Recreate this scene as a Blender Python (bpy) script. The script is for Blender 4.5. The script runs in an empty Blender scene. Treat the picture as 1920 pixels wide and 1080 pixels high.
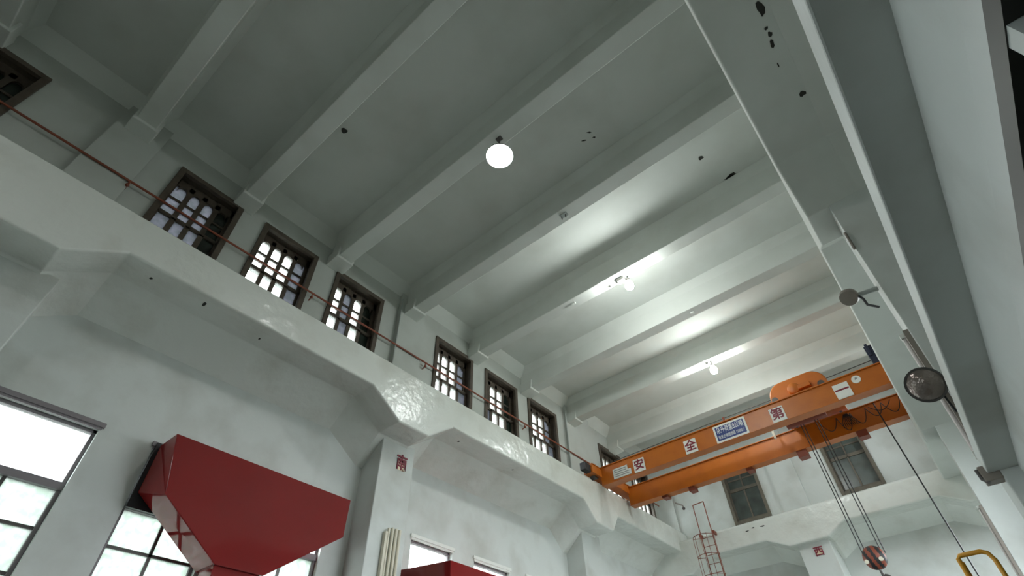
import bpy, bmesh, math, random
from mathutils import Vector, Matrix
random.seed(7)
SC = bpy.context.scene
COL = SC.collection
ZO = 1.6            # height of the camera above the floor; lengths below are measured from it

# ------------------------------------------------------------------ camera, sky, exposure
def setup_view():
    f, pi, ro, ya = 962.64, math.radians(45.218), math.radians(-2.364), math.radians(38.2)
    fwd0 = Vector((-math.sin(ya), math.cos(ya), 0)); right = Vector((math.cos(ya), math.sin(ya), 0)); up = Vector((0, 0, 1))
    fwd = fwd0 * math.cos(pi) + up * math.sin(pi); u2 = up * math.cos(pi) - fwd0 * math.sin(pi)
    r = right * math.cos(ro) + u2 * math.sin(ro); u = u2 * math.cos(ro) - right * math.sin(ro)
    cd = bpy.data.cameras.new('camera'); cam = bpy.data.objects.new('camera', cd); COL.objects.link(cam)
    cd.sensor_width = 36.0; cd.lens = 36.0 * f / 1920.0; cd.clip_start = 0.05; cd.clip_end = 500
    m = Matrix((( r.x, u.x, -fwd.x, 0), (r.y, u.y, -fwd.y, 0), (r.z, u.z, -fwd.z, ZO), (0, 0, 0, 1)))
    cam.matrix_world = m
    SC.camera = cam
setup_view()
SKY_STRENGTH = 6.0
W = bpy.data.worlds.new('sky'); SC.world = W; W.use_nodes = True
bg = W.node_tree.nodes['Background']; bg.inputs['Color'].default_value = (0.89, 0.955, 1.0, 1); bg.inputs['Strength'].default_value = SKY_STRENGTH
SC.view_settings.view_transform = 'Standard'; SC.view_settings.look = 'None'
SC.view_settings.gamma = 1.0; SC.view_settings.exposure = 1.35
SC.view_settings.use_curve_mapping = False
SC.cycles.max_bounces = 10; SC.cycles.diffuse_bounces = 6; SC.cycles.glossy_bounces = 4
SC.cycles.transmission_bounces = 8; SC.cycles.transparent_max_bounces = 12
SC.cycles.sample_clamp_indirect = 6.0
SC.cycles.caustics_reflective = False; SC.cycles.caustics_refractive = False

def portal(name, loc, rot, sx, sy):
    """marks a window opening so that the daylight through it is sampled well"""
    l = bpy.data.lights.new(name, 'AREA'); l.shape = 'RECTANGLE'; l.size = sx; l.size_y = sy
    l.cycles.is_portal = True
    o = bpy.data.objects.new(name, l); COL.objects.link(o); o.location = (loc[0], loc[1], loc[2] + ZO); o.rotation_euler = rot
    return o

# ------------------------------------------------------------------ materials
def mat(name, color, rough=0.5, metal=0.0, noise=None, bump=None, spec=0.5, coat=0.0):
    """noise=(scale, second colour, low, high), bump=(scale, strength)"""
    m = bpy.data.materials.new(name); m.use_nodes = True
    nt = m.node_tree; b = nt.nodes['Principled BSDF']
    b.inputs['Base Color'].default_value = (*color, 1); b.inputs['Roughness'].default_value = rough
    b.inputs['Metallic'].default_value = metal; b.inputs['Specular IOR Level'].default_value = spec
    b.inputs['Coat Weight'].default_value = coat; b.inputs['Coat Roughness'].default_value = 0.05
    tc = nt.nodes.new('ShaderNodeTexCoord')
    if noise:
        n = nt.nodes.new('ShaderNodeTexNoise'); n.inputs['Scale'].default_value = noise[0]; n.inputs['Detail'].default_value = 6
        nt.links.new(tc.outputs['Object'], n.inputs['Vector'])
        r = nt.nodes.new('ShaderNodeValToRGB'); r.color_ramp.elements[0].position = noise[2]; r.color_ramp.elements[1].position = noise[3]
        r.color_ramp.elements[0].color = (*color, 1); r.color_ramp.elements[1].color = (*noise[1], 1)
        nt.links.new(n.outputs['Fac'], r.inputs['Fac']); nt.links.new(r.outputs['Color'], b.inputs['Base Color'])
    if bump:
        n2 = nt.nodes.new('ShaderNodeTexNoise'); n2.inputs['Scale'].default_value = bump[0]; n2.inputs['Detail'].default_value = 4
        nt.links.new(tc.outputs['Object'], n2.inputs['Vector'])
        bp = nt.nodes.new('ShaderNodeBump'); bp.inputs['Strength'].default_value = bump[1]; bp.inputs['Distance'].default_value = 0.05
        nt.links.new(n2.outputs['Fac'], bp.inputs['Height']); nt.links.new(bp.outputs['Normal'], b.inputs['Normal'])
    return m
def emit(name, color, strength):
    m = bpy.data.materials.new(name); m.use_nodes = True; nt = m.node_tree
    b = nt.nodes['Principled BSDF']; b.inputs['Base Color'].default_value = (0.8, 0.8, 0.8, 1)
    b.inputs['Emission Color'].default_value = (*color, 1); b.inputs['Emission Strength'].default_value = strength
    return m
def pane_material(name, clear, tint):
    """thin window glass: partly see-through, partly frosted"""
    m = bpy.data.materials.new(name); m.use_nodes = True; nt = m.node_tree; nt.nodes.clear()
    out = nt.nodes.new('ShaderNodeOutputMaterial'); tr = nt.nodes.new('ShaderNodeBsdfTransparent')
    tl = nt.nodes.new('ShaderNodeBsdfTranslucent'); gl = nt.nodes.new('ShaderNodeBsdfGlossy'); gl.inputs['Roughness'].default_value = 0.05
    m1 = nt.nodes.new('ShaderNodeMixShader'); m2 = nt.nodes.new('ShaderNodeMixShader')
    tc = nt.nodes.new('ShaderNodeTexCoord'); n = nt.nodes.new('ShaderNodeTexNoise'); n.inputs['Scale'].default_value = 9; n.inputs['Detail'].default_value = 9
    nt.links.new(tc.outputs['Object'], n.inputs['Vector'])
    r = nt.nodes.new('ShaderNodeValToRGB'); r.color_ramp.elements[0].position = 0.38; r.color_ramp.elements[1].position = 0.62
    r.color_ramp.elements[0].color = (tint[0] * .78, tint[1] * .83, tint[2] * .78, 1); r.color_ramp.elements[1].color = (*tint, 1)
    nt.links.new(n.outputs['Fac'], r.inputs['Fac']); nt.links.new(r.outputs['Color'], tl.inputs['Color'])
    tr.inputs['Color'].default_value = (0.95, 0.97, 0.96, 1)
    m1.inputs[0].default_value = clear; nt.links.new(tl.outputs[0], m1.inputs[1]); nt.links.new(tr.outputs[0], m1.inputs[2])
    m2.inputs[0].default_value = 0.05; nt.links.new(m1.outputs[0], m2.inputs[1]); nt.links.new(gl.outputs[0], m2.inputs[2])
    nt.links.new(m2.outputs[0], out.inputs['Surface'])
    return m
WALLC = (0.58, 0.612, 0.588)
M = dict(
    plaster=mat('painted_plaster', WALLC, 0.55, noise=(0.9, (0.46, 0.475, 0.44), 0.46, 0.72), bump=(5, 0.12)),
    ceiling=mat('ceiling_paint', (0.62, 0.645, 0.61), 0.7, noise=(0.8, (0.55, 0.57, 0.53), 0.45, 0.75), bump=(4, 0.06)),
    upper=mat('dimmed_upper_wall', (0.48, 0.505, 0.475), 0.6, noise=(1.0, (0.41, 0.43, 0.395), 0.45, 0.75), bump=(5, 0.08)),  # base colour lowered: dim light on the clerestory wall put into the paint
    gloss=mat('brightened_gloss_paint', (0.74, 0.765, 0.725), 0.22, noise=(1.1, (0.64, 0.65, 0.60), 0.5, 0.75), bump=(3.4, 0.55), spec=0.6),  # glossy; base colour raised so the beam face looks more strongly lit
    floor=mat('floor_paint', (0.10, 0.105, 0.10), 0.5, noise=(0.7, (0.075, 0.08, 0.075), 0.4, 0.7)),
    flake=mat('bare_patch', (0.03, 0.03, 0.025), 0.9),
    wood=mat('dark_window_wood', (0.085, 0.066, 0.048), 0.6, noise=(7, (0.062, 0.048, 0.036), 0.4, 0.7)),
    darkframe=mat('dark_frame_paint', (0.032, 0.031, 0.026), 0.5),
    greywood=mat('weathered_window_wood', (0.13, 0.115, 0.085), 0.6, noise=(7, (0.10, 0.085, 0.065), 0.4, 0.7)),
    greyframe=mat('grey_window_paint', (0.20, 0.18, 0.19), 0.45),
    whitetrim=mat('white_trim_paint', (0.72, 0.74, 0.70), 0.45),
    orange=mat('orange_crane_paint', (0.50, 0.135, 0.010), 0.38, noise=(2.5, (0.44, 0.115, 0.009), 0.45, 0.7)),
    rust=mat('red_brown_paint', (0.22, 0.05, 0.025), 0.5),
    rail=mat('red_lead_paint', (0.24, 0.058, 0.026), 0.5, noise=(6, (0.17, 0.045, 0.024), 0.45, 0.65)),
    red=mat('glossy_red_paint', (0.20, 0.016, 0.016), 0.07, noise=(1.0, (0.18, 0.016, 0.016), 0.4, 0.7), spec=0.35),
    yellow=mat('yellow_paint', (0.72, 0.34, 0.02), 0.4),
    black=mat('black_rubber', (0.012, 0.012, 0.014), 0.5),
    steel=mat('dark_steel', (0.10, 0.095, 0.09), 0.4, metal=0.6),
    grey=mat('grey_pipe_paint', (0.36, 0.39, 0.37), 0.5),
    brown=mat('aged_enamel', (0.24, 0.21, 0.18), 0.5),
    cream=mat('cream_pipe', (0.66, 0.62, 0.50), 0.45),
    white=mat('white_board', (0.80, 0.80, 0.76), 0.5),
    blue=mat('blue_board', (0.012, 0.035, 0.19), 0.45),
    maroon=mat('maroon_lettering', (0.20, 0.012, 0.03), 0.5),
    navy=mat('navy_box_paint', (0.012, 0.016, 0.042), 0.5),
    letter=mat('white_lettering', (0.82, 0.83, 0.85), 0.5),
    darkprint=mat('grey_print', (0.25, 0.26, 0.26), 0.6),
    creamfill=mat('cream_fill', (0.78, 0.66, 0.48), 0.6),
    tube=mat('unlit_glass_tube', (0.72, 0.68, 0.66), 0.25),
    darkglass=mat('smoked_lamp_glass', (0.22, 0.185, 0.165), 0.16, metal=0.55, bump=(12, 0.35)),
    gloom=mat('dim_window_glass', (0.02, 0.028, 0.022), 0.15, spec=0.6),
    dimglass=mat('dusty_window_glass', (0.085, 0.105, 0.095), 0.25, noise=(1.6, (0.045, 0.055, 0.05), 0.4, 0.65), spec=0.6),
    dish=emit('lit_lamp_face', (1.0, 1.0, 0.97), 40.0),
    bulb=emit('lit_bulb', (0.95, 1.0, 0.97), 135.0),
    clear=pane_material('clear_pane', 0.9, (0.95, 0.97, 0.95)),
    frost=pane_material('frosted_pane', 0.045, (0.42, 0.44, 0.42)),
    dimpane=pane_material('dusty_pane', 0.035, (0.14, 0.14, 0.155)),
    ground=mat('outside_ground', (0.07, 0.075, 0.06), 0.9),
)

# ------------------------------------------------------------------ mesh helpers
def V(p): return Vector((p[0], p[1], p[2] + ZO))
class MB:
    def __init__(s): s.bm = bmesh.new(); s.mi = 0
    def _f(s, vs):
        try:
            f = s.bm.faces.new(vs); f.material_index = s.mi; return f
        except ValueError:
            return None
    def box(s, x0, x1, y0, y1, z0, z1):
        x0, x1 = sorted((x0, x1)); y0, y1 = sorted((y0, y1)); z0, z1 = sorted((z0, z1))
        v = [s.bm.verts.new(V((x, y, z))) for z in (z0, z1) for y in (y0, y1) for x in (x0, x1)]
        for q in ((0, 2, 3, 1), (4, 5, 7, 6), (0, 1, 5, 4), (2, 6, 7, 3), (0, 4, 6, 2), (1, 3, 7, 5)):
            s._f([v[i] for i in q])
        return s
    def loft(s, a, b, caps=True):
        """solid between two matching outlines"""
        va = [s.bm.verts.new(V(p)) for p in a]; vb = [s.bm.verts.new(V(p)) for p in b]; n = len(a)
        for i in range(n): s._f([va[i], va[(i + 1) % n], vb[(i + 1) % n], vb[i]])
        if caps: s._f(va[::-1]); s._f(vb)
        return s
    def lofts(s, rings, caps=True):
        vr = [[s.bm.verts.new(V(p)) for p in r] for r in rings]; n = len(rings[0])
        for k in range(len(vr) - 1):
            for i in range(n): s._f([vr[k][i], vr[k][(i + 1) % n], vr[k + 1][(i + 1) % n], vr[k + 1][i]])
        if caps: s._f(vr[0][::-1]); s._f(vr[-1])
        return s
    def poly(s, pts):
        s._f([s.bm.verts.new(V(p)) for p in pts]); return s
    def tube(s, pts, r, n=10):
        pts = [Vector(p) for p in pts]; rings = []
        for i, p in enumerate(pts):
            d = (pts[min(i + 1, len(pts) - 1)] - pts[max(i - 1, 0)]).normalized()
            a = d.orthogonal().normalized() if i == 0 else (a - d * a.dot(d)).normalized()
            b = d.cross(a)
            rings.append([p + (a * math.cos(t) + b * math.sin(t)) * r for t in [2 * math.pi * k / n for k in range(n)]])
        s.lofts(rings); return s
    def lathe(s, c, axis, prof, n=28):
        """prof = [(along axis, radius)...]"""
        c = Vector(c); d = Vector(axis).normalized(); a = d.orthogonal().normalized(); b = d.cross(a)
        s.lofts([[c + d * h + (a * math.cos(t) + b * math.sin(t)) * max(r, 1e-4) for t in [2 * math.pi * k / n for k in range(n)]] for h, r in prof])
        return s
    def ball(s, c, r, n=20, m=12):
        s.lathe(c, (0, 0, 1), [(-r * math.cos(math.pi * k / m), r * math.sin(math.pi * k / m)) for k in range(m + 1)], n); return s
    def blob(s, c, ux, uy, rx, ry):
        """small ragged flat patch"""
        c = Vector(c); ux = Vector(ux); uy = Vector(uy); nn = 9
        s.poly([c + (ux * math.cos(t) * rx + uy * math.sin(t) * ry) * random.uniform(0.55, 1.1) for t in [2 * math.pi * k / nn for k in range(nn)]]); return s
    def build(s, name, m, parent=None, bevel=0.0, smooth=False, kind=None):
        bmesh.ops.recalc_face_normals(s.bm, faces=s.bm.faces)
        me = bpy.data.meshes.new(name); s.bm.to_mesh(me); s.bm.free()
        for k in (m if isinstance(m, (list, tuple)) else [m]): me.materials.append(M[k])
        o = bpy.data.objects.new(name, me); COL.objects.link(o)
        if smooth:
            for p in me.polygons: p.use_smooth = True
            try: me.set_sharp_from_angle(angle=math.radians(40))
            except Exception: pass
        if bevel:
            b = o.modifiers.new('bevel', 'BEVEL'); b.width = bevel; b.segments = 2; b.limit_method = 'ANGLE'
        if parent: put(o, parent)
        return o
def put(o, parent):
    o.parent = parent
    o.matrix_parent_inverse = Matrix.Translation(parent.location).inverted()
def tag(o, label, cat, group=None, kind=None):
    o['label'] = label; o['category'] = cat
    if group: o['group'] = group
    if kind: o['kind'] = kind
    return o
def thing(name, loc, label, cat, group=None, kind=None):
    o = bpy.data.objects.new(name, None); COL.objects.link(o); o.location = V(loc); o.empty_display_size = 0.2
    return tag(o, label, cat, group, kind)
def wall_y(mb, x0, x1, y0, y1, z0, z1, holes):
    """wall running along y with rectangular openings (ya, yb, za, zb), sorted and not overlapping in y"""
    y = y0
    for a, b, c, d in sorted(holes):
        mb.box(x0, x1, y, a, z0, z1); mb.box(x0, x1, a, b, z0, c); mb.box(x0, x1, a, b, d, z1); y = b
    mb.box(x0, x1, y, y1, z0, z1)
def wall_x(mb, y0, y1, x0, x1, z0, z1, holes):
    x = x0
    for a, b, c, d in sorted(holes):
        mb.box(x, a, y0, y1, z0, z1); mb.box(a, b, y0, y1, z0, c); mb.box(a, b, y0, y1, d, z1); x = b
    mb.box(x, x1, y0, y1, z0, z1)
def text_mesh(name, body, size, m, parent, origin, ux, uy, align='CENTER', depth=0.004, squeeze=1.0, offset=0.0):
    """flat lettering standing on the plane spanned by ux, uy"""
    c = bpy.data.curves.new(name, 'FONT'); c.body = body; c.size = size; c.align_x = align; c.align_y = 'CENTER'; c.extrude = depth; c.offset = offset
    c.resolution_u = 3
    t = bpy.data.objects.new(name, c); COL.objects.link(t)
    dg = bpy.context.evaluated_depsgraph_get(); dg.update()
    me = bpy.data.meshes.new_from_object(t.evaluated_get(dg))
    bpy.data.objects.remove(t)
    ux = Vector(ux); uy = Vector(uy); uz = ux.cross(uy); og = V(origin)
    for v in me.vertices:
        p = v.co.copy(); v.co = og + ux * p.x * squeeze + uy * p.y + uz * p.z
    me.materials.clear(); me.materials.append(M[m])
    o = bpy.data.objects.new(name, me); COL.objects.link(o)
    if parent: put(o, parent)
    return o

# ------------------------------------------------------------------ main dimensions
XW, XG, XL = -10.0, -9.0, -10.5          # clerestory wall, face of runway beam, lower wall (left side)
RG, RW = 0.585, 1.75                      # face of the right runway beam, right wall
YB, YF = -6.5, 23.0                      # back wall, end wall
ZT, ZS, ZC = 8.15, 7.2, 6.6              # runway beam: top, soffit, soffit at columns
ZB, ZK = 10.95, 11.9                     # underside of the ceiling beams, ceiling
FL = -ZO
CLE = [(-4.10, -2.52), (0.20, 1.81), (2.40, 4.03), (4.66, 6.37), (8.57, 10.33), (10.95, 12.72), (13.34, 15.17), (18.22, 20.02), (20.75, 22.5)]
CZ0, CZ1 = 8.35, 10.93
LOW = [(-2.2, -0.70), (0.15, 1.65), (2.55, 4.05), (4.90, 6.40), (8.85, 10.30), (11.15, 12.66), (13.45, 14.95), (17.9, 19.4), (20.2, 21.7)]
LZ0, LZ1 = 0.2, 4.8
ENDW = [(-6.80, -5.27), (-2.58, -1.03)]
COLS_L = [(-1.28, -0.44, -2.1, 0.37), (6.83, 7.79, 5.91, 8.64), (15.55, 16.6, 14.86, 17.07)]   # column y0, y1 and the haunch ends
COLS_R = [(-2.0, -1.1, -2.9, -0.3), (7.10, 7.90, 6.3, 8.7), (16.30, 17.20, 15.5, 18.0)]

# ------------------------------------------------------------------ floor, ceiling, beams
b = MB(); b.box(-11.2, 4.6, YB - .4, YF + 1.2, FL - .25, FL)
tag(b.build('floor', 'floor'), 'grey painted machine hall floor', 'floor', kind='structure')
b = MB(); b.box(XW - .5, RW + .5, YB - .4, YF + .6, ZK, ZK + .3)
# cove between ceiling and the two long walls
b.loft([(XW, YB, ZK), (XW, YB, ZK - .35), (XW + .35, YB, ZK)], [(XW, YF, ZK), (XW, YF, ZK - .35), (XW + .35, YF, ZK)])
b.mi = 1
for x, y, rx, ry in [(-2.30, 6.33, .09, .03), (-2.53, 6.43, .08, .03), (-2.28, 6.52, .05, .03), (-.46, 8.87, .08, .09), (-6.9, 2.31, .10, .09)]:
    b.blob((x, y, ZK - .004), (.8, .6, 0), (-.6, .8, 0), rx, ry)
for k in range(4): b.blob((-.20 + .06 * k, 9.98 - .02 * k, ZK - .005), (.85, .5, 0), (-.5, .85, 0), .10, .05 + .015 * k)
tag(b.build('ceiling', ['ceiling', 'flake']), 'pale green plaster ceiling slab between deep beams', 'ceiling', kind='structure')
BEAMS = [(-6.6, 'ceiling beam behind the viewer, nearest the back wall'), (-3.85, 'ceiling beam over the near left clerestory window'),
         (-1.05, 'ceiling beam nearest the upper left corner of the view'), (1.56, 'ceiling beam ending above the gap beside the first brown window'),
         (4.35, 'ceiling beam that carries the large lit dish lamp'), (7.17, 'ceiling beam with a small empty bracket under it'),
         (10.12, 'ceiling beam with a lit bulb on a dark box'), (13.0, 'ceiling beam between the two lit bulbs'),
         (15.9, 'ceiling beam with the lit bulb above the crane'), (19.12, 'last ceiling beam before the end wall')]
BW = 0.42
for y, lab in BEAMS:
    b = MB()
    # near the ceiling the beam flares out in a small cove
    def sec(x, zb): return [(x, y - .16, ZK), (x, y, ZK - .26), (x, y, zb), (x, y + BW, zb), (x, y + BW, ZK - .26), (x, y + BW + .16, ZK)]
    b.lofts([sec(XW, ZB), sec(RW, ZB)])
    b.loft([(XW, y - .06, ZB + .3), (XW, y - .06, ZB - .10), (XW, y + BW + .06, ZB - .10), (XW, y + BW + .06, ZB + .3)],
           [(XW + .55, y - .06, ZB + .3), (XW + .50, y - .06, ZB - .06), (XW + .50, y + BW + .06, ZB - .06), (XW + .55, y + BW + .06, ZB + .3)])
    tag(b.build('ceiling_beam', 'ceiling', bevel=.015), lab, 'ceiling beam', group='ceiling beams', kind='structure')

# ------------------------------------------------------------------ left side walls
b = MB(); wall_y(b, XW - .45, XW, YB, YF, ZT - .4, ZK + .1, [(a, c, CZ0, CZ1) for a, c in CLE])
for y0, y1 in ((-1.28, -.35), (6.95, 7.95), (15.75, 17.5)): b.box(XW - .02, XW + .10, y0, y1, ZT, ZK - .2)      # pilasters
b.box(XW - .02, XW + .05, YB, YF, ZT, ZT + .18)
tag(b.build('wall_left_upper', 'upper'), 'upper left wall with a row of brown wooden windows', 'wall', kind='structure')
b = MB(); wall_y(b, XL - .3, XL, YB, YF + 1, FL, ZS + .2, [(a, c, LZ0, LZ1) for a, c in LOW])
tag(b.build('wall_left_lower', 'plaster'), 'recessed lower left wall holding the tall steel windows', 'wall', kind='structure')

def runway_profile(cols, y0, y1):
    pts = [(y0, ZS)]
    for a, c, h0, h1 in cols: pts += [(h0, ZS), (a, ZC), (c, ZC), (h1, ZS)]
    return pts + [(y1, ZS)]
def runway_beam(mb, xf, xb, prof, s):
    """s=+1: beam on the left wall (face towards +x)"""
    rings = []
    for y, z in prof:
        rings.append([(xb, y, ZT), (xf - s * .10, y, ZT), (xf, y, ZT - .08), (xf, y, z + .03), (xf - s * .03, y, z), (xf - s * .75, y, z), (xb, y, z - .62)])
    mb.lofts(rings)
b = MB(); prof = runway_profile(COLS_L, YB, YF)
# finer stations so that the trowelled face can undulate a little
runway_beam(b, XG, XL - .02, prof, 1)
b.mi = 1
for y, x, rx, ry in [(.9, -9.35, .05, .035), (1.9, -9.30, .09, .03), (3.2, -9.45, .05, .03), (9.25, -9.4, .05, .03), (11.6, -9.4, .04, .03)]:
    b.blob((x, y, ZS - .004), (1, 0, 0), (0, 1, 0), rx, ry)
tag(b.build('runway_beam', ['gloss', 'flake'], bevel=.03), 'haunched glossy crane runway beam along the left wall', 'beam', kind='structure')

COLLAB = ['left wall column near the left edge of the view', 'left wall column bearing the red emblem and pale conduits', 'left wall column farthest along, near the crane end']
for (y0, y1, h0, h1), lab in zip(COLS_L, COLLAB):
    b = MB(); b.box(XL - .1, -9.8, y0 + .2, y1 + .28, FL, ZC + .05)
    tag(b.build('column', 'plaster', bevel=.02), lab, 'column', group='left wall columns', kind='structure')

# ------------------------------------------------------------------ end wall
b = MB(); wall_x(b, YF, YF + .4, XW - .45, RW + .4, 7.3, ZK + .1, [(a, c, 7.9, CZ1) for a, c in ENDW])
b.box(-4.75, -3.75, YF - .10, YF + .02, 7.6, ZK)
b.box(XW, -9.2, YF - .10, YF + .02, 7.6, ZK)
tag(b.build('wall_end_upper', 'plaster'), 'upper end wall behind the crane with two brown windows', 'wall', kind='structure')
b = MB(); b.box(XL - .3, 3.2, YF + .45, YF + .75, FL, 7.4)
tag(b.build('wall_end_lower', 'plaster'), 'recessed lower end wall below the end ledge', 'wall', kind='structure')
b = MB(); yf = 22.0; rings = []
for x, z in ((-10.48, 6.3), (-8.75, 6.3), (-7.9, 6.78), (-5.6, 6.78), (-4.86, 6.42), (-3.45, 6.42), (-2.80, 6.78), (0.2, 6.78), (.9, 6.4), (2.4, 6.4)):
    rings.append([(x, YF + .5, 7.6), (x, yf + .1, 7.6), (x, yf, 7.52), (x, yf, z + .03), (x, yf + .03, z), (x, yf + .8, z), (x, YF + .5, z - .45)])
b.lofts(rings)
b.mi = 1
for x, z in ((-5.9, 7.33), (-5.55, 7.30), (-6.15, 7.27)): b.blob((x, yf - .004, z), (1, 0, 0), (0, 0, 1), .10, .03)
tag(b.build('runway_beam', ['gloss', 'flake'], bevel=.025), 'haunched ledge beam across the end wall under its windows', 'beam', kind='structure')
b = MB(); b.box(-4.65, -3.55, yf + .25, YF + .5, FL, 6.46)
tag(b.build('column', 'plaster', bevel=.02), 'end wall column bearing the small red emblem', 'column', kind='structure')

# ------------------------------------------------------------------ right side
b = MB(); wall_y(b, RW, RW + .4, YB, YF, ZT - .4, ZK + .1, [(a, c, CZ0, CZ1) for a, c in CLE[7:8]])
tag(b.build('wall_right_upper', 'plaster'), 'upper right wall hidden above the near runway beam', 'wall', kind='structure')
b = MB()
b.lofts([[(RW + .4, y, ZT), (1.0, y, ZT), (1.0, y, 7.46), (RG, y, 7.46), (RG, y, z + .02), (RG + .02, y, z), (RG + .80, y, z), (RW + .4, y, z - .12)] for y, z in runway_profile(COLS_R, YB, YF)])
b.mi = 1
for x, y, rx, ry in [(1.28, 3.85, .05, .13), (1.25, 4.12, .03, .03), (1.26, 4.22, .03, .05), (1.24, 4.38, .03, .07), (1.20, 4.72, .012, .05), (1.33, 5.36, .05, .06)]:
    b.blob((x, y, ZS - .004), (1, 0, 0), (0, 1, 0), rx, ry)
tag(b.build('runway_beam', ['ceiling', 'flake'], bevel=.02), 'crane runway beam passing overhead on the right', 'beam', kind='structure')
RLAB = ['right hand column behind the viewer', 'right hand column holding the flood lamps and the nearer vertical tube light', 'right hand column farther off, with the second vertical tube light']
def colx(z, top=.915, k=.0595): return top - k * (6.55 - max(z, 1.8))
for (y0, y1, h0, h1), lab in zip(COLS_R, RLAB):
    b = MB(); r_ = []
    for z in (FL, 1.8, ZC + .1):
        x = colx(z); r_.append([(x, y0, z), (x, y1, z), (RW + .2, y1, z), (RW + .2, y0, z)])
    b.lofts(r_)
    tag(b.build('column', 'plaster', bevel=.012), lab, 'column', group='right hand columns', kind='structure')
b = MB(); b.box(.555, 1.7, YB, 7.10, 2.27, 2.46)
tag(b.build('lintel_beam', 'plaster', bevel=.012), 'low edge beam close overhead on the right, ending at the column', 'beam', kind='structure')
b = MB(); b.loft([(.82, YB, 2.275), (.82, YB, 1.80), (.85, YB, 1.69), (1.3, YB, 1.69), (1.3, YB, 2.275)], [(.82, 7.1, 2.275), (.82, 7.1, 1.80), (.85, 7.1, 1.69), (1.3, 7.1, 1.69), (1.3, 7.1, 2.275)])
tag(b.build('lintel', 'plaster', bevel=.01), 'pale drop panel under the low edge beam on the right', 'lintel', kind='structure')
# glazed partition under it
t = thing('window_1', (.9, 0, FL), 'dim glazed partition under the drop panel at the right edge', 'window', kind='structure')
b = MB(); b.box(.83, .92, YB, 7.1, 1.60, 1.69); b.box(.83, .92, YB, 7.1, FL, FL + .3); b.build('frame', 'darkframe', t)
b = MB(); b.box(.90, .91, YB, 7.1, FL + .3, 1.60); b.build('pane', 'gloom', t)
for y in (-2.6, -1.1, 1.38, 4.2):
    b = MB(); b.box(.835, .92, y, y + .085, FL + .3, 1.60); b.build('mullion', 'grey', t)
# outer wall of the right aisle with openings to daylight
RLOW = [(8.5, 11.6), (12.1, 14.6), (17.8, 21.8)]
b = MB(); wall_y(b, RW + .25, RW + .55, 7.5, YF + .5, FL, ZS + .2, [(a, c, -.4, 5.9) for a, c in RLOW])
tag(b.build('wall_right_lower', 'plaster'), 'lower right wall beyond the near column', 'wall', kind='structure')
b = MB(); b.box(RW + .25, RW + .55, YB, 7.5, FL, ZS + .2)
tag(b.build('wall_right_near', 'plaster'), 'lower right wall behind the glazed partition', 'wall', kind='structure')
BACK = [(-5.6, -3.2)]
b = MB(); wall_x(b, YB - .35, YB, XL - .3, RW + .6, FL, ZK + .1, [(a, c, .6, 2.8) for a, c in BACK])
tag(b.build('wall_back', 'plaster'), 'back wall behind the viewer', 'wall', kind='structure')

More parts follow.
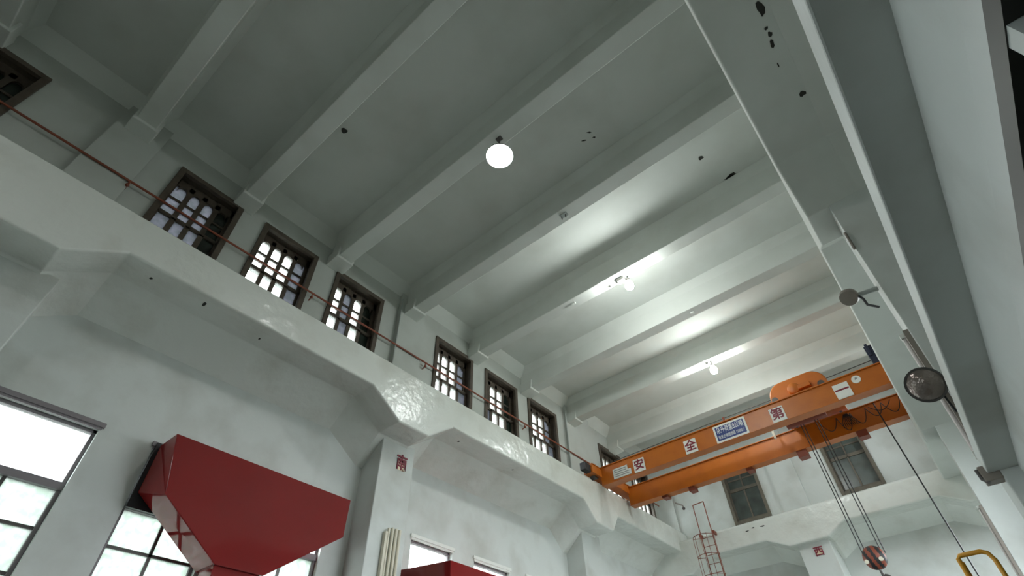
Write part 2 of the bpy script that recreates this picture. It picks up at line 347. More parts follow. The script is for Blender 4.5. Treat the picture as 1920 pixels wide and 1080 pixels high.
# ------------------------------------------------------------------ clerestory windows
def clerestory(n, a, c, z0, z1, side, lab, dull={}):
    """double-hung brown window with arched heads behind a deep reveal; side 'L' left wall, 'E' end wall"""
    def P(u, d, z):    # u along the wall, d depth into the wall (0 = inner face, negative = into the hall)
        return (XW - d, u, z) if side == 'L' else (u, YF + d, z)
    def bx(mb, u0, u1, d0, d1, q0, q1):
        p, q = P(u0, d0, q0), P(u1, d1, q1); mb.box(p[0], q[0], p[1], q[1], p[2], q[2])
    root = thing('window_%d' % n, P((a + c) / 2, .1, z0), lab, 'window', group='brown clerestory windows', kind='structure')
    f = MB(); cw = .13
    for u0, u1, q0, q1 in ((a, a + cw, z0, z1), (c - cw, c, z0, z1), (a + cw, c - cw, z1 - cw, z1), (a + cw, c - cw, z0, z0 + cw)): bx(f, u0, u1, -.05, .06, q0, q1)
    wd = 'wood' if side == 'L' else 'greywood'
    # wooden reveal lining
    for u0, u1, q0, q1 in ((a + .02, a + .07, z0 + .05, z1 - .05), (c - .07, c - .02, z0 + .05, z1 - .05), (a + .07, c - .07, z1 - .08, z1 - .04), (a + .07, c - .07, z0 + .04, z0 + .08)): bx(f, u0, u1, .05, .42, q0, q1)
    f.build('frame', wd, root, bevel=.008)
    u0, u1 = a + .07, c - .07; q0, q1 = z0 + .08, z1 - .08; zm = q0 + .46 * (q1 - q0)
    up = MB(); d0, d1 = .24, .36; lo = MB(); e0, e1 = .14, .23; top = .24 if side == 'L' else .12
    for x0, x1, y0, y1 in ((u0, u0 + .09, zm, q1), (u1 - .09, u1, zm, q1), (u0, u1, q1 - top, q1), (u0, u1, zm, zm + .12)): bx(up, x0, x1, d0, d1, y0, y1)
    for x0, x1, y0, y1 in ((u0, u0 + .09, q0, zm), (u1 - .09, u1, q0, zm), (u0, u1, q0, q0 + .14), (u0, u1, zm - .05, zm + .05)): bx(lo, x0, x1, e0, e1, y0, y1)
    k = 4 if side == 'L' else 2; w = (u1 - u0 - .18) / k; hb_ = .055 if side == 'L' else .03
    for i in range(1, k):
        x = u0 + .09 + w * i
        bx(up, x - hb_, x + hb_, d0, d1, zm + .1, q1 - .1); bx(lo, x - hb_, x + hb_, e0, e1, q0, zm)
    hu = q1 - top - zm - .12
    for j in (1, 2):
        z = zm + .12 + hu * .28 * j; bx(up, u0, u1, d0 + .03, d1 - .03, z - .03, z + .03)
    if side == 'L':      # arched heads: corner fillets in the top of each light
        for i in range(k):
            xa, xb = u0 + .09 + w * i + hb_, u0 + .09 + w * (i + 1) - hb_; xm = (xa + xb) / 2; zt = q1 - top + .01; h = .15
            for x_, s_ in ((xa, 1), (xb, -1)):
                cv = [(xm - s_ * (xm - xa) * math.cos(t), zt - h + h * math.sin(t)) for t in (0, .3, .6, .9, 1.2, 1.4, math.pi / 2)]
                for p, q in zip(cv, cv[1:]):
                    quad = [p, q, (q[0], zt), (p[0], zt)]
                    up.loft([P(u_, d0, z_) for u_, z_ in quad], [P(u_, d1, z_) for u_, z_ in quad])
    up.build('upper_sash', wd, root); lo.build('lower_sash', wd, root)
    for i in range(k):   # one pane column after the other; some are boarded or dusty
        xa, xb = u0 + .09 + w * i, u0 + .09 + w * (i + 1)
        kind = dull.get(i, 'clear') if side == 'L' else 'dimglass'
        g = MB(); bx(g, xa, xb, .295, .30, zm + .06, q1 - .05); bx(g, xa, xb, .18, .185, q0 + .05, zm)
        g.build('pane', kind, root)
    return root
CLAB = ['reddish brown clerestory window cut by the left edge of the view', 'widest looking clerestory window, first in view after the corner one, dim panes',
        'second whole clerestory window from the left, with bright lilac panes', 'third whole clerestory window, between the two ceiling beam ends nearest the grey conduit',
        'clerestory window just past the first grey wall conduit', 'middle clerestory window of the trio over the emblem column bay', 'last clerestory window before the second grey wall conduit',
        'clerestory window right above the left end of the crane', 'clerestory window glimpsed between the two crane girders']
n = 2
DULL = [{0: 'gloom', 1: 'gloom', 2: 'gloom', 3: 'gloom'}, {0: 'dimpane', 1: 'dimpane', 2: 'dimpane', 3: 'gloom'}, {3: 'dimpane'}, {1: 'dimpane', 3: 'gloom'}, {3: 'dimpane'}, {0: 'dimpane', 3: 'gloom'}, {3: 'dimpane'}, {}, {}]
for (a, c), lab, dl in zip(CLE, CLAB, DULL):
    clerestory(n, a, c, CZ0, CZ1, 'L', lab, dl); n += 1
for (a, c), lab in zip(ENDW, ['dark end wall window, the one nearer the caged ladder', 'dark end wall window behind the hoist ropes']):
    clerestory(n, a, c, 7.9, CZ1, 'E', lab); n += 1

# ------------------------------------------------------------------ tall lower windows
def low_window(n, a, c, lab):
    root = thing('window_%d' % n, (XL - .15, (a + c) / 2, LZ0), lab, 'window', group='tall steel framed windows', kind='structure')
    f = MB(); x0, x1 = XL - .22, XL - .10
    f.box(x0, x1, a, a + .06, LZ0, LZ1); f.box(x0, x1, c - .06, c, LZ0, LZ1); f.box(x0, x1, a, c, LZ1 - .06, LZ1); f.box(x0, x1, a, c, LZ0, LZ0 + .08)
    f.box(x0, x1 + .03, a, c, 3.74, 3.86)
    f.build('frame', 'greyframe', root, bevel=.006)
    t_ = MB(); t_.box(XL - .02, XL + .05, a - .05, c + .05, LZ1 + .02, LZ1 + .10); t_.box(XL - .02, XL + .03, a - .02, c + .02, LZ1 - .02, LZ1 + .02)
    t_.build('head_moulding', 'whitetrim' if a > 8 else 'greyframe', root)
    m_ = MB(); ym = (a + c) / 2
    m_.box(x0 + .03, x1 - .03, ym - .025, ym + .025, LZ0, 3.78)
    for z in (3.16, 2.54, 1.92, 1.30, .68): m_.box(x0 + .03, x1 - .03, a, c, z - .022, z + .022)
    m_.build('glazing_bars', 'steel', root)
    g = MB(); g.box(x0 + .055, x0 + .06, a + .05, c - .05, 1.92, 3.78); g.build('frosted_pane', 'frost', root)
    g = MB(); g.box(x0 + .055, x0 + .06, a + .05, c - .05, LZ0 + .06, 1.92); g.build('lower_pane', 'clear', root)
    g = MB(); g.box(x0 + .055, x0 + .06, a + .05, c - .05, 3.82, LZ1 - .05); g.build('transom_pane', 'clear', root)
    return root
LLAB = {1: 'tall steel window at the lower left corner, with a blown out transom', 2: 'tall steel window half behind the red duct hood, on its nearer side', 3: 'tall steel window behind the far side of the red duct hood',
        4: 'window whose white transom shows above the second red housing', 5: 'window with only its head moulding showing beyond the second red housing'}
for i, (a, c) in enumerate(LOW):
    low_window(n, a, c, LLAB.get(i, 'tall steel window out of view, %s' % ['behind the viewer', '', '', '', '', '', 'past the second red housing', 'under the far left runway beam', 'nearest the end wall'][i])); n += 1

def plain_window(n, a, c, z0, z1, axis, lab):
    """steel frame with bars in an opening; axis 'R' right wall, 'B' back wall, 'C' right upper wall"""
    def bx(mb, u0, u1, d0, d1, q0, q1):
        if axis == 'B': mb.box(u0, u1, YB - d1, YB - d0, q0, q1)
        else:
            x = (RW + .25) if axis == 'R' else RW
            mb.box(x + d0, x + d1, u0, u1, q0, q1)
    root = thing('window_%d' % n, ((a + c) / 2, YB - .2, z0) if axis == 'B' else (RW + .4, (a + c) / 2, z0), lab, 'window', kind='structure')
    f = MB()
    for u0, u1, q0, q1 in ((a, a + .06, z0, z1), (c - .06, c, z0, z1), (a, c, z0, z0 + .06), (a, c, z1 - .06, z1)): bx(f, u0, u1, .08, .18, q0, q1)
    f.build('frame', 'greyframe', root)
    m_ = MB(); k = max(2, round((c - a) / .75))
    for i in range(1, k): bx(m_, a + (c - a) * i / k - .02, a + (c - a) * i / k + .02, .10, .15, z0, z1)
    k = max(2, round((z1 - z0) / 1.0))
    for i in range(1, k): bx(m_, a, c, .10, .15, z0 + (z1 - z0) * i / k - .02, z0 + (z1 - z0) * i / k + .02)
    m_.build('glazing_bars', 'steel', root)
for (a, c), lab in zip(RLOW, ('tall window of the right wall just past the near column, out of view', 'tall window of the right wall before the farther column, out of view', 'tall window of the right wall nearest the end wall, out of view')):
    plain_window(n, a, c, -.4, 5.9, 'R', lab); n += 1
for a, c in BACK: plain_window(n, a, c, .6, 2.8, 'B', 'low window in the back wall behind the viewer'); n += 1
plain_window(n, CLE[7][0], CLE[7][1], CZ0, CZ1, 'C', 'upper right window above the crane end, out of view'); n += 1

# ------------------------------------------------------------------ outside
b = MB(); b.box(-60, 50, -45, 70, FL - 1.2, FL - .6)
tag(b.build('ground_outside', 'ground'), 'green ground outside the hall', 'ground', kind='structure')

# ------------------------------------------------------------------ handrail pipe and conduits on the left wall
t = thing('wall_pipe', (-9.86, 8, 9.5), 'long orange red pipe running past the clerestory windows', 'pipe')
b = MB(); b.tube([(-9.86, y, 9.53) for y in (YB + .1, 0, 8, 16, YF - .2)], .026); b.build('pipe', 'rail', t, smooth=True)
for y in (-4.4, -.36, 4.15, 8.15, 12.95, 17.6):
    b = MB(); b.tube([(-9.86, y, 9.51), (-9.88, y, 9.40), (XW + .02, y, 9.36)], .018, 8); b.ball((-9.86, y, 9.40), .04, 10, 8); b.build('bracket', 'rail', t)
for y, z0, z1, lab in ((6.96, ZT, 11.35, 'thin grey conduit on the wall past the third whole window'), (15.7, ZT, 11.35, 'thin grey conduit on the wall before the crane end')):
    b = MB(); b.tube([(XW + .13, y, z0), (XW + .13, y, z1)], .025); tag(b.build('conduit', 'grey', smooth=True), lab, 'conduit', group='grey wall conduits')
t = thing('conduit_bank', (-9.73, 7.7, FL), 'bank of four cream conduits rising on the emblem column', 'conduits')
for k in range(4):
    r = .036 if k else .03; y = 7.52 + .105 * k
    b = MB(); b.tube([(-9.73, y, FL), (-9.73, y, 4.52 - .03 * (k == 0))], r, 12); b.build('pipe', 'cream', t, smooth=True)
b = MB(); b.box(-9.79, -9.70, 7.42, 7.48, FL, 4.40); b.build('cover_strip', 'cream', t)

# emblems on the columns
t = thing('emblem', (-9.8, 7.66, 5.9), 'red and cream direction character on the nearer left column', 'emblem')
text_mesh('character', '南', .43, 'maroon', t, (-9.785, 7.68, 6.10), (0, 1, 0), (0, 0, 1), depth=.012, offset=.005, squeeze=.82)
b = MB(); b.box(-9.80, -9.792, 7.56, 7.80, 5.93, 6.14); b.build('fill', 'creamfill', t)
t = thing('emblem', (-3.98, yf + .25, 5.9), 'small red direction character on the end wall column', 'emblem')
text_mesh('character', '西', .34, 'maroon', t, (-4.02, yf + .235, 6.08), (1, 0, 0), (0, 0, 1), depth=.012, offset=.004)
b = MB(); b.box(-4.12, -3.92, yf + .242, yf + .25, 5.98, 6.14); b.build('fill', 'creamfill', t)

# ------------------------------------------------------------------ red duct hood in the window
t = thing('duct_hood', (-10.1, 4.5, FL), 'big glossy red funnel shaped duct hood hung before a window', 'duct hood')
xf, xb = -9.77, -10.40
def hexa(x, twist):
    return [(x, 2.62, 4.84), (x, 6.42, 4.80), (x, 6.41, 4.03), (x, 4.93, 3.0), (x, 4.03, 3.0), (x, 2.86 - twist, 3.82 + twist * .6)]
b = MB(); b.loft(hexa(xf, 0), hexa(xb, .24)); b.build('hood', 'red', t, bevel=.012)
b = MB(); b.box(xb - .02, xb - .09, 2.56, 4.3, 3.72, 4.88); b.box(xb - .02, xb - .09, 4.3, 6.40, 4.06, 4.82); b.build('gasket', 'black', t)
b = MB(); b.box(-10.33, -9.83, 4.06, 4.90, FL, 3.02); b.build('duct', 'red', t, bevel=.01)
b = MB(); b.tube([(-10.0, 4.55, 4.80), (-10.0, 4.55, 4.92)], .02, 8); b.box(-10.03, -9.97, 4.5, 4.85, 4.81, 4.84); b.build('lifting_eye', 'rust', t)
t = thing('duct_housing', (-9.5, 10.3, FL), 'second red housing with a peaked corner below a white window', 'duct housing')
b = MB(); b.loft([(-8.67, 8.47, 3.80), (-8.67, 12.4, 3.80), (-8.67, 12.4, 3.1), (-8.67, 11.2, 2.2), (-8.67, 9.7, 2.2), (-8.67, 8.5, 3.1)],
                 [(-10.35, 8.30, 3.90), (-10.35, 12.4, 3.85), (-10.35, 12.4, 3.1), (-10.35, 11.2, 2.2), (-10.35, 9.7, 2.2), (-10.35, 8.3, 3.1)])
b.build('hood', 'red', t, bevel=.012)
b = MB(); b.box(-10.1, -8.9, 9.75, 11.15, FL, 2.22); b.build('duct', 'red', t)

# ------------------------------------------------------------------ lamps
def dish_lamp(x, y, z, lab):
    t = thing('dish_lamp', (x, y, ZB), lab, 'lamp')
    b = MB(); b.lathe((x, y, z), (0, 0, 1), [(0, .30), (.05, .295), (.16, .22), (.30, .11), (.36, .08), (.36, .0)], 40); b.build('reflector', 'steel', t, smooth=True)
    b = MB(); b.lathe((x, y, z - .025), (0, 0, 1), [(0, .0), (.0, .22), (.02, .293), (.035, .293), (.035, .0)], 40); b.build('lit_face', 'dish', t, smooth=True)
    b = MB(); b.tube([(x, y, z + .33), (x, y, ZB + .02)], .018, 8); b.build('stem', 'steel', t)
    b = MB(); b.box(x - .07, x + .07, y - .05, y + .05, ZB - .05, ZB); b.build('ceiling_plate', 'steel', t)
dish_lamp(-3.80, 4.58, 10.16, 'large lit dish lamp, a white disc under the ceiling beam')
dish_lamp(-3.80, -3.64, 10.16, 'added dish lamp behind the viewer, unseen fill light for the left runway beam')  # added lamp, never in view, to brighten the left runway beam
def bulb_lamp(x, y, z, lab, box):
    t = thing('bulb_lamp', (x, y, ZB), lab, 'lamp', group='bare bulbs under ceiling beams')
    b = MB(); b.lathe((x, y, z), (0, 0, -1), [(-.17, .05), (-.12, .07), (-.02, .115), (.06, .125), (.13, .095), (.165, .04), (.17, .0)], 24); b.build('bulb', 'bulb', t, smooth=True)
    b = MB(); b.lathe((x, y, z + .15), (0, 0, 1), [(0, .055), (.1, .055), (.1, .02), (ZB - z - .15, .015)], 14); b.build('holder', 'steel', t, smooth=True)
    if box:
        b = MB(); b.box(x - .30, x - .06, y - .14, y + .06, ZB - .12, ZB); b.build('switch_box', 'steel', t, bevel=.01)
        b = MB(); b.box(x - .62, x - .56, y - .05, y + .0, ZB - .04, ZB); b.build('clip', 'steel', t)
    else:
        b = MB(); b.box(x - .16, x - .08, y - .1, y + .05, ZB - .10, ZB); b.build('clip', 'steel', t)
        b = MB(); b.tube([(x, y, ZB - .06), (x + .3, y, ZB - .06), (x + .36, y, ZB - .16)], .012, 8); b.build('arm', 'steel', t)
bulb_lamp(-3.86, 10.44, 10.60, 'lit bare bulb beside a dark box, middle of the hall', True)
bulb_lamp(-3.78, 16.08, 10.60, 'lit bare bulb nearest the crane', False)
t = thing('lamp_bracket', (-4.0, 7.37, ZB), 'small empty double prong bracket under a ceiling beam', 'bracket')
b = MB(); b.box(-4.05, -3.85, 7.30, 7.42, ZB - .03, ZB); b.build('plate', 'grey', t)
for dx in (-.07, .05):
    b = MB(); b.tube([(-3.95 + dx, 7.36, ZB - .02), (-3.95 + dx, 7.36, ZB - .14)], .014, 8); b.build('prong', 'steel', t)
for x, y, lab in ((-5.7, 10.3, 'tiny pale hook under the beam left of the middle bulb'), (-3.1, 13.2, 'tiny pale plate on the beam between the two bulbs')):
    b = MB(); b.box(x - .06, x + .06, y - .03, y + .05, ZB - .05, ZB); tag(b.build('fixing_plate', 'whitetrim'), lab, 'plate')

# floodlights on the near right column
t = thing('flood_lamp', (.60, 6.95, 3.3), 'unlit round flood lamp with dark ribbed glass on the right column', 'lamp')
c = Vector((.545, 6.80, 3.22)); ax = (Vector((0, 0, 0)) - c).normalized(); ax = (ax + Vector((-.15, 0, -.1))).normalized()
b = MB(); b.lathe(c, ax, [(-.18, .04), (-.16, .09), (-.05, .18), (.0, .195), (.015, .195), (.015, .175)], 36); b.build('reflector', 'steel', t, smooth=True)
b = MB(); b.lathe(c, ax, [(-.015, .0), (-.015, .15), (.0, .182), (.035, .165), (.075, .12), (.10, .06), (.107, 0)], 36); b.build('lens', 'darkglass', t, smooth=True)
b = MB(); b.lathe(c, ax, [(.0, .182), (.018, .184), (.018, .198), (.0, .198)], 36); b.build('rim', 'steel', t, smooth=True)
b = MB(); b.tube([c + Vector((.06, .10, .06)), (.66, 7.02, 3.40), (.70, 7.12, 3.42)], .025, 8); b.box(.62, .72, 6.98, 7.10, 3.25, 3.45); b.build('bracket', 'steel', t)
b = MB(); b.tube([(.64, 6.95, 3.28), (.645, 6.98, 3.05), (.66, 7.08, 2.95)], .012, 8); b.build('cable', 'black', t)
t = thing('flood_lamp', (.80, 7.4, 5.2), 'small old flood lamp on a stub arm with a dangling wire', 'lamp')
c2 = Vector((.46, 7.60, 5.24))
b = MB(); b.lathe(c2, (-.35, -.55, -.7), [(-.12, .03), (-.10, .10), (.0, .135), (.05, .12), (.06, .0)], 20); b.build('housing', 'brown', t, smooth=True)
b = MB(); b.tube([c2 + Vector((.06, 0, -.02)), (.84, 7.6, 5.18)], .035, 10); b.build('arm', 'grey', t, smooth=True)
b = MB(); b.tube([c2 + Vector((.09, 0, .02)), (.60, 7.58, 5.10), (.60, 7.58, 4.98), (.70, 7.56, 4.86)], .018, 8); b.build('wire', 'black', t, smooth=True)

def tube_light(y, z0, z1, lab, tilt):
    x = colx((z0 + z1) / 2)
    t = thing('tube_light', (x, y, z0), lab, 'lamp', group='vertical tube lights')
    d = Vector((colx(z1) - colx(z0), 0, z1 - z0))
    p0 = Vector((colx(z0), y, z0)); p1 = p0 + d
    b = MB(); b.loft([p0 + Vector(q) for q in ((0, 0, 0), (-.06, 0, 0), (-.06, .14, 0), (0, .14, 0))], [p1 + Vector(q) for q in ((0, 0, 0), (-.06, 0, 0), (-.06, .14, 0), (0, .14, 0))]); b.build('housing', 'brown', t)
    o = Vector((-.075, .17, 0))
    b = MB(); b.tube([p0 + o + d * .02, p1 + o - d * .02], .030, 12); b.build('tube', 'tube', t, smooth=True)
    for q in (p0 + o, p1 + o):
        b = MB(); b.box(q.x - .035, q.x + .08, q.y - .05, q.y + .04, q.z - .03, q.z + .03); b.build('end_cap', 'whitetrim', t)
tube_light(7.16, 2.55, 4.15, 'unlit vertical tube light beside the round flood lamp', 0)
tube_light(16.32, 2.6, 4.62, 'unlit vertical tube light on the farther right column', 0)
t = thing('junction_box', (.62, 7.1, 2.3), 'grimy junction box at the end of the low edge beam', 'box')
b = MB(); b.box(.50, .66, 7.10, 7.26, 2.20, 2.36); b.build('body', 'brown', t, bevel=.01)
b = MB(); b.tube([(.49, 7.13, 2.34), (.49, 7.13, 2.24), (.53, 7.12, 2.19)], .02, 8); b.build('cable_stub', 'steel', t)
b = MB(); b.tube([(.87, 7.08, 5.95), (.845, 7.08, 5.6)], .02, 8); tag(b.build('pipe_stub', 'brown'), 'short brown pipe stub on the right column corner', 'pipe')

# ------------------------------------------------------------------ overhead crane
def box_girder(name, y, z0, z1, x0, x1, parent):
    b = MB(); w = .30
    b.box(x0, x1, y, y + w, z0 + .02, z1 - .03)
    b.box(x0, x1, y - .05, y + w + .05, z1 - .03, z1); b.box(x0, x1, y - .03, y + w + .03, z0, z0 + .02)
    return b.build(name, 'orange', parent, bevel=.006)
crane = thing('overhead_crane', (-4, 17, ZT), 'orange double girder overhead crane spanning the hall', 'crane')
CX0, CX1 = -9.15, .95
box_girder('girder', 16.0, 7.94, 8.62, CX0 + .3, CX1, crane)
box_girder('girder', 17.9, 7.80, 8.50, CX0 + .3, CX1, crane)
for x, lab in ((CX0, ''), (CX1, '')):
    b = MB(); b.box(x, x + .36, 15.35, 19.25, 8.24, 8.56); b.box(x - .03, x + .39, 15.35, 19.25, 8.54, 8.57); e = b.build('end_truck', 'orange', crane, bevel=.008)
    for y in (15.75, 18.85):
        b = MB(); b.lathe((x + .06, y, 8.30), (1, 0, 0), [(0, .0), (0, .15), (.2, .15), (.2, .0)], 24); b.build('wheel', 'steel', e, smooth=True)
    b = MB(); b.box(x + .08, x + .30, 14.98, 15.36, 8.24, 8.52); b.build('buffer', 'black', e, bevel=.02)
    b = MB(); b.lathe((x + .2, 15.75, 8.57), (0, 0, 1), [(0, .10), (.12, .10), (.16, .06), (.16, 0)], 16); b.build('gear_cap', 'grey', e, smooth=True)
YS = 15.955     # face of the near girder's sign boards
def sign(x, ch, w=.42, zc=8.20, m='maroon'):
    b = MB(); b.box(x - w / 2, x + w / 2, YS + .012, YS + .05, zc - .23, zc + .23); p = b.build('sign_board', 'white', crane)
    text_mesh('character', ch, w * .93, m, p, (x, YS + .008, zc), (1, 0, 0), (0, 0, 1), depth=.003, offset=.008)
sign(-7.28, '安'); sign(-5.33, '全'); sign(-2.43, '第'); sign(-.53, '一')
b = MB(); b.box(-4.46, -3.40, YS + .012, YS + .05, 7.96, 8.54); p = b.build('capacity_sign', 'white', crane)
b = MB(); b.box(-4.40, -3.46, YS + .008, YS + .013, 8.02, 8.48); b.build('blue_field', 'blue', p)
text_mesh('lettering', '吊升荷重8公噸', .235, 'letter', p, (-3.93, YS + .005, 8.34), (1, 0, 0), (0, 0, 1), depth=.002, squeeze=.575, offset=.001)
text_mesh('lettering', '檢查合格證號碼 1500011', .135, 'letter', p, (-3.93, YS + .005, 8.12), (1, 0, 0), (0, 0, 1), depth=.002, squeeze=.59)
b = MB(); b.loft([(-8.33, YS + .02, 8.02), (-7.62, YS + .02, 8.02), (-7.62, YS + .02, 8.22), (-7.74, YS + .02, 8.22), (-7.74, YS + .02, 8.38), (-8.33, YS + .02, 8.38)],
                 [(-8.33, YS + .05, 8.02), (-7.62, YS + .05, 8.02), (-7.62, YS + .05, 8.22), (-7.74, YS + .05, 8.22), (-7.74, YS + .05, 8.38), (-8.33, YS + .05, 8.38)]); p = b.build('notice_plate', 'whitetrim', crane)
b = MB()
for k, z in enumerate((8.31, 8.24, 8.16, 8.09)): b.box(-8.28, -7.80 + .12 * (k > 1), YS + .014, YS + .021, z - .012, z + .012)
b.build('print_lines', 'darkprint', p)
b = MB(); b.lathe((-.08, YS + .045, 8.38), (0, -1, 0), [(0, .0), (0, .12), (.03, .12), (.03, .0)], 28); p = b.build('round_sign', 'white', crane, smooth=True)
b = MB(); b.poly([(-.12, YS + .012, 8.36), (-.02, YS + .012, 8.40), (-.09, YS + .012, 8.44)]); b.build('mark', 'darkprint', p)
for x, z0, z1, y in ((-2.68, 7.58, 7.80, 17.92), (-.86, 7.60, 7.80, 17.9), (-6.5, 7.66, 7.80, 17.95), (-7.55, 7.72, 7.80, 17.95), (-4.38, 7.70, 7.80, 17.95)):
    w = .30 if z0 < 7.65 else .22
    b = MB(); b.box(x, x + w, y - .02, y + .28, z0, z1); b.build('under_box', 'rust', crane)
for x in (-4.1, -3.12):
    b = MB(); b.box(x - .03, x + .03, 16.28, 16.34, 8.62, 8.92 if x < -4 else 8.64); b.build('post', 'rail', crane)
b = MB(); b.box(-3.05, -2.98, 17.4, 17.46, 8.2, 8.62); b.build('post', 'cream', crane)
b = MB(); b.tube([(-8.7, 17.0, 9.22), (-6.4, 17.0, 9.24), (-4.1, 17.0, 9.27), (-2.5, 17.0, 9.27), (.62, 17.0, 9.32)], .014, 6); b.tube([(-8.7, 17.0, 9.24), (-8.7, 17.0, 8.57)], .02, 6); b.tube([(.62, 17.0, 9.34), (.62, 17.0, 8.5), (.95, 17.0, 8.5)], .02, 6); b.build('messenger_wire', 'steel', crane)
b = MB(); b.box(.52, .86, 16.0, 16.35, 8.62, 9.25); b.box(.56, .64, 15.96, 16.0, 8.9, 9.3); b.build('control_cabinet', 'navy', crane, bevel=.01)
b = MB()
for k, (x0, x1, s) in enumerate(((-1.65, -1.15, .36), (-1.15, -.75, .5), (-.75, -.30, .42), (-.30, .15, .35), (.15, .65, .40), (-.2, .4, .22))):
    b.tube([(x0 + (x1 - x0) * q, 17.72, 8.32 - s * 4 * q * (1 - q)) for q in [i / 10 for i in range(11)]], .012, 6)
b.build('festoon_cable', 'black', crane)
b = MB()
for k in range(9):
    x = -1.02 + .045 * k; b.tube([(-.92 + .012 * k, 17.70, 8.34), (x - .02, 17.68, 8.10), (x + .03 * (k - 4) * .4, 17.68, 7.92)], .012, 6)
b.build('cable_bundle', 'black', crane)

# trolley hoist riding on the girders
t = thing('hoist_trolley', (-1.8, 17.0, 8.6), 'orange hoist trolley with rounded covers on top of the crane', 'hoist')
def stadium(xc, y, zc, L, r, n=14):
    out = []
    for k in range(n + 1): a = math.pi / 2 + math.pi * k / n; out.append((xc - L / 2 + r * math.cos(a), y, zc + r * math.sin(a)))
    for k in range(n + 1): a = -math.pi / 2 + math.pi * k / n; out.append((xc + L / 2 + r * math.cos(a), y, zc + r * math.sin(a)))
    return out
b = MB(); b.loft(stadium(-1.66, 16.55, 9.04, .84, .46), stadium(-1.66, 17.35, 9.04, .84, .46)); b.build('cover', 'orange', t, bevel=.03, smooth=True)
b = MB(); b.lathe((-1.75, 16.56, 9.08), (0, -1, 0), [(0, .0), (0, .20), (.12, .18), (.16, .08), (.16, 0)], 20); b.box(-1.62, -1.25, 16.42, 16.56, 8.98, 9.12); b.build('motor', 'orange', t, smooth=True, bevel=.01)
b = MB(); b.box(-2.55, -.75, 16.12, 18.15, 8.63, 8.72); b.build('frame', 'orange', t)
for x in (-2.35, -.95):
    for y in (16.15, 18.05):
        b = MB(); b.lathe((x, y - .06, 8.72), (0, 1, 0), [(0, .0), (0, .10), (.12, .10), (.12, .0)], 18); b.build('wheel', 'steel', t, smooth=True)
for x in (-2.42, -.98):
    b = MB(); b.tube([(x + .12 * math.cos(a), 16.50, 8.86 + .09 * math.sin(a)) for a in [2 * math.pi * k / 12 for k in range(13)]], .015, 6); b.build('cable_loop', 'steel', t)
b = MB(); b.lathe((-2.5, 17.1, 8.35), (1, 0, 0), [(0, .0), (0, .16), (1.2, .16), (1.2, 0)], 24); b.build('drum', 'rust', t, smooth=True)
t = thing('hook_block', (-1.83, 17.1, 4.4), 'orange and black striped hook block hanging on four ropes', 'hook block')
hb = (-1.88, 17.1, 4.25)
b = MB(); nseg = 36
def stripe_faces(bm_):
    for f in bm_.bm.faces:
        c = f.calc_center_median(); f.material_index = int(math.floor((c.x + (c.z) * .28) / .085)) % 2
nx = 24
def sec_r(u): return .30 * math.sqrt(max(1 - abs(u) ** 2.2, 0.0))
rings = []
for i in range(nx + 1):
    u = -1 + 2 * i / nx; r = max(sec_r(u), .02)
    rings.append([(hb[0] + .27 * u, hb[1] + .20 * r / .3 * math.cos(t_), hb[2] + r * math.sin(t_) * .95) for t_ in [2 * math.pi * k / nseg for k in range(nseg)]])
b.lofts(rings); stripe_faces(b); b.build('body', ['rust', 'black'], t, smooth=True)
for dx in (-.17, .17):
    b = MB(); b.lathe((hb[0] + dx - .02, hb[1] - .17, hb[2] - .10), (0, -1, 0), [(0, 0), (0, .05), (.04, .05), (.04, 0)], 12); b.build('pin', 'cream', t, smooth=True)
b = MB(); pts = [(hb[0], hb[1], hb[2] - .25), (hb[0], hb[1], hb[2] - .42)] + [(hb[0] + .02 - .14 * math.sin(a), hb[1], hb[2] - .56 + .14 * math.cos(a)) for a in [-.2 - .35 * k for k in range(13)]]
b.tube(pts, .035, 10); b.build('hook', 'steel', t, smooth=True)
for x in (-2.10, -2.02, -1.67, -1.59):
    b = MB(); b.tube([(x, 17.1, 8.35), (x, 17.1, 4.30)], .013, 8); b.build('rope', 'black', t)
# pendant control cable
b = MB(); b.tube([(-.03, 17.55, 8.3), (-.03, 17.55, 0.2)], .018, 8); b2 = b.build('pendant_cable', 'black', smooth=True)
tag(b2, 'single black pendant cable hanging straight down from the crane', 'cable')
b = MB(); b.box(-.09, .03, 17.5, 17.6, -.1, .2); c_ = b.build('push_button_box', 'yellow'); c_.parent = b2
# yellow tubular frame
t = thing('yellow_handrail', (.02, 6.0, FL), 'yellow tubular ladder handrail rising at the lower right edge', 'handrail')
b = MB(); x0, x1, zt, yy = -.075, .155, 1.37, 6.0
b.tube([(x0, yy, FL), (x0, yy, zt - .02), (x0 + .02, yy, zt), (x1 - .06, yy, zt), (x1 - .02, yy, zt - .02), (x1, yy, zt - .08), (x1, yy, FL)], .018, 12); b.build('hoop', 'yellow', t, smooth=True)
for z in (.5, .1, -.3, -.7, -1.1):
    b = MB(); b.tube([(x0, yy, z), (x1, yy, z)], .018, 10); b.build('rung', 'yellow', t, smooth=True)
b = MB(); b.tube([(x0 + .005, yy, zt - .05), (x0 + .02, yy + .7, .2), (x0 + .02, yy + 1.0, FL)], .022, 10); b.build('brace', 'yellow', t, smooth=True)

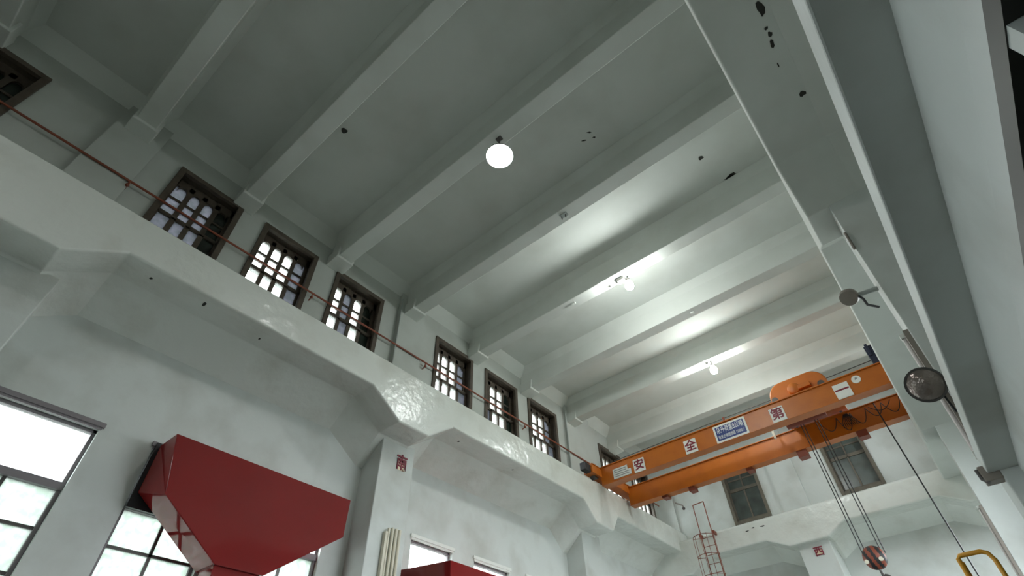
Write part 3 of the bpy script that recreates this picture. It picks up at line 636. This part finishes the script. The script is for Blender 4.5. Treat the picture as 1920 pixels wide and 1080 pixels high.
# ------------------------------------------------------------------ caged ladder on the end wall
t = thing('caged_ladder', (-7.6, 21.7, FL), 'rusty red caged ladder up the end wall ledge', 'ladder')
lx0, lx1, ly = -7.90, -7.42, 21.72
for x in (lx0, lx1):
    b = MB(); b.tube([(x, ly, FL), (x, ly, 8.62), (x, ly + .02, 8.70)], .022, 8); b.build('rail', 'rail', t, smooth=True)
b = MB(); b.tube([(lx0, ly + .02, 8.69), (lx1, ly + .02, 8.72)], .022, 8); b.build('top_bar', 'rail', t, smooth=True)
for k in range(28):
    z = FL + .3 + .32 * k
    if z < 7.5:
        b = MB(); b.tube([(lx0, ly, z), (lx1, ly, z)], .011, 6); b.build('rung', 'rail', t)
for k in range(7):
    z = 7.35 - .72 * k
    if z > 1:
        b = MB(); b.tube([(lx0, ly, z)] + [((lx0 + lx1) / 2 - .09 - .47 * math.cos(a), ly - .55 * math.sin(a), z) for a in [math.pi * q / 10 for q in range(1, 10)]] + [(lx1, ly, z)], .012, 6); b.build('cage_hoop', 'rail', t)
for a in (.12, .33, .5, .67, .88):
    x = (lx0 + lx1) / 2 - .09 - .47 * math.cos(a * math.pi); y = ly - .55 * math.sin(a * math.pi)
    b = MB(); b.tube([(x, y, 1.6), (x, y, 7.37)], .010, 6); b.build('cage_bar', 'rail', t)
for x in (lx0 - .05, lx1 + .05):
    b = MB(); b.box(x - .03, x + .03, ly, 22.02, 7.42, 7.55); b.build('bracket', 'rust', t)
t = thing('wall_hook', (-9.0, 22.9, 9.3), 'small dark hook fitting on the end wall by the crane end', 'hook')
b = MB(); b.tube([(-9.1, 22.95, 9.5), (-8.75, 22.8, 9.25), (-8.70, 22.78, 9.12)], .03, 8); b.build('arm', 'brown', t); b = MB(); b.ball((-8.72, 22.78, 9.10), .07, 12, 8); b.build('knob', 'steel', t)
b = MB(); b.tube([(-4.7, 22.86, 7.64), (-3.4, 22.86, 7.68)], .02, 6); b.ball((-4.7, 22.86, 7.64), .05, 10, 6); b.ball((-3.4, 22.86, 7.68), .04, 10, 6)
tag(b.build('conduit', 'grey', smooth=True), 'short dark conduit along the end wall ledge', 'conduit')

# ------------------------------------------------------------------ daylight portals at the openings
for a, c in CLE:
    portal('daylight', (XW - .47, (a + c) / 2, (CZ0 + CZ1) / 2), (0, -math.pi / 2, 0), CZ1 - CZ0, c - a)
for a, c in CLE[7:8]: portal('daylight', (RW + .42, (a + c) / 2, (CZ0 + CZ1) / 2), (0, math.pi / 2, 0), CZ1 - CZ0, c - a)
for a, c in LOW: portal('daylight', (XL - .32, (a + c) / 2, (LZ0 + LZ1) / 2), (0, -math.pi / 2, 0), LZ1 - LZ0, c - a)
for a, c in RLOW: portal('daylight', (RW + .57, (a + c) / 2, 2.75), (0, math.pi / 2, 0), 6.3, c - a)
for a, c in BACK: portal('daylight', ((a + c) / 2, YB - .37, 1.7), (math.pi / 2, 0, 0), c - a, 2.2)
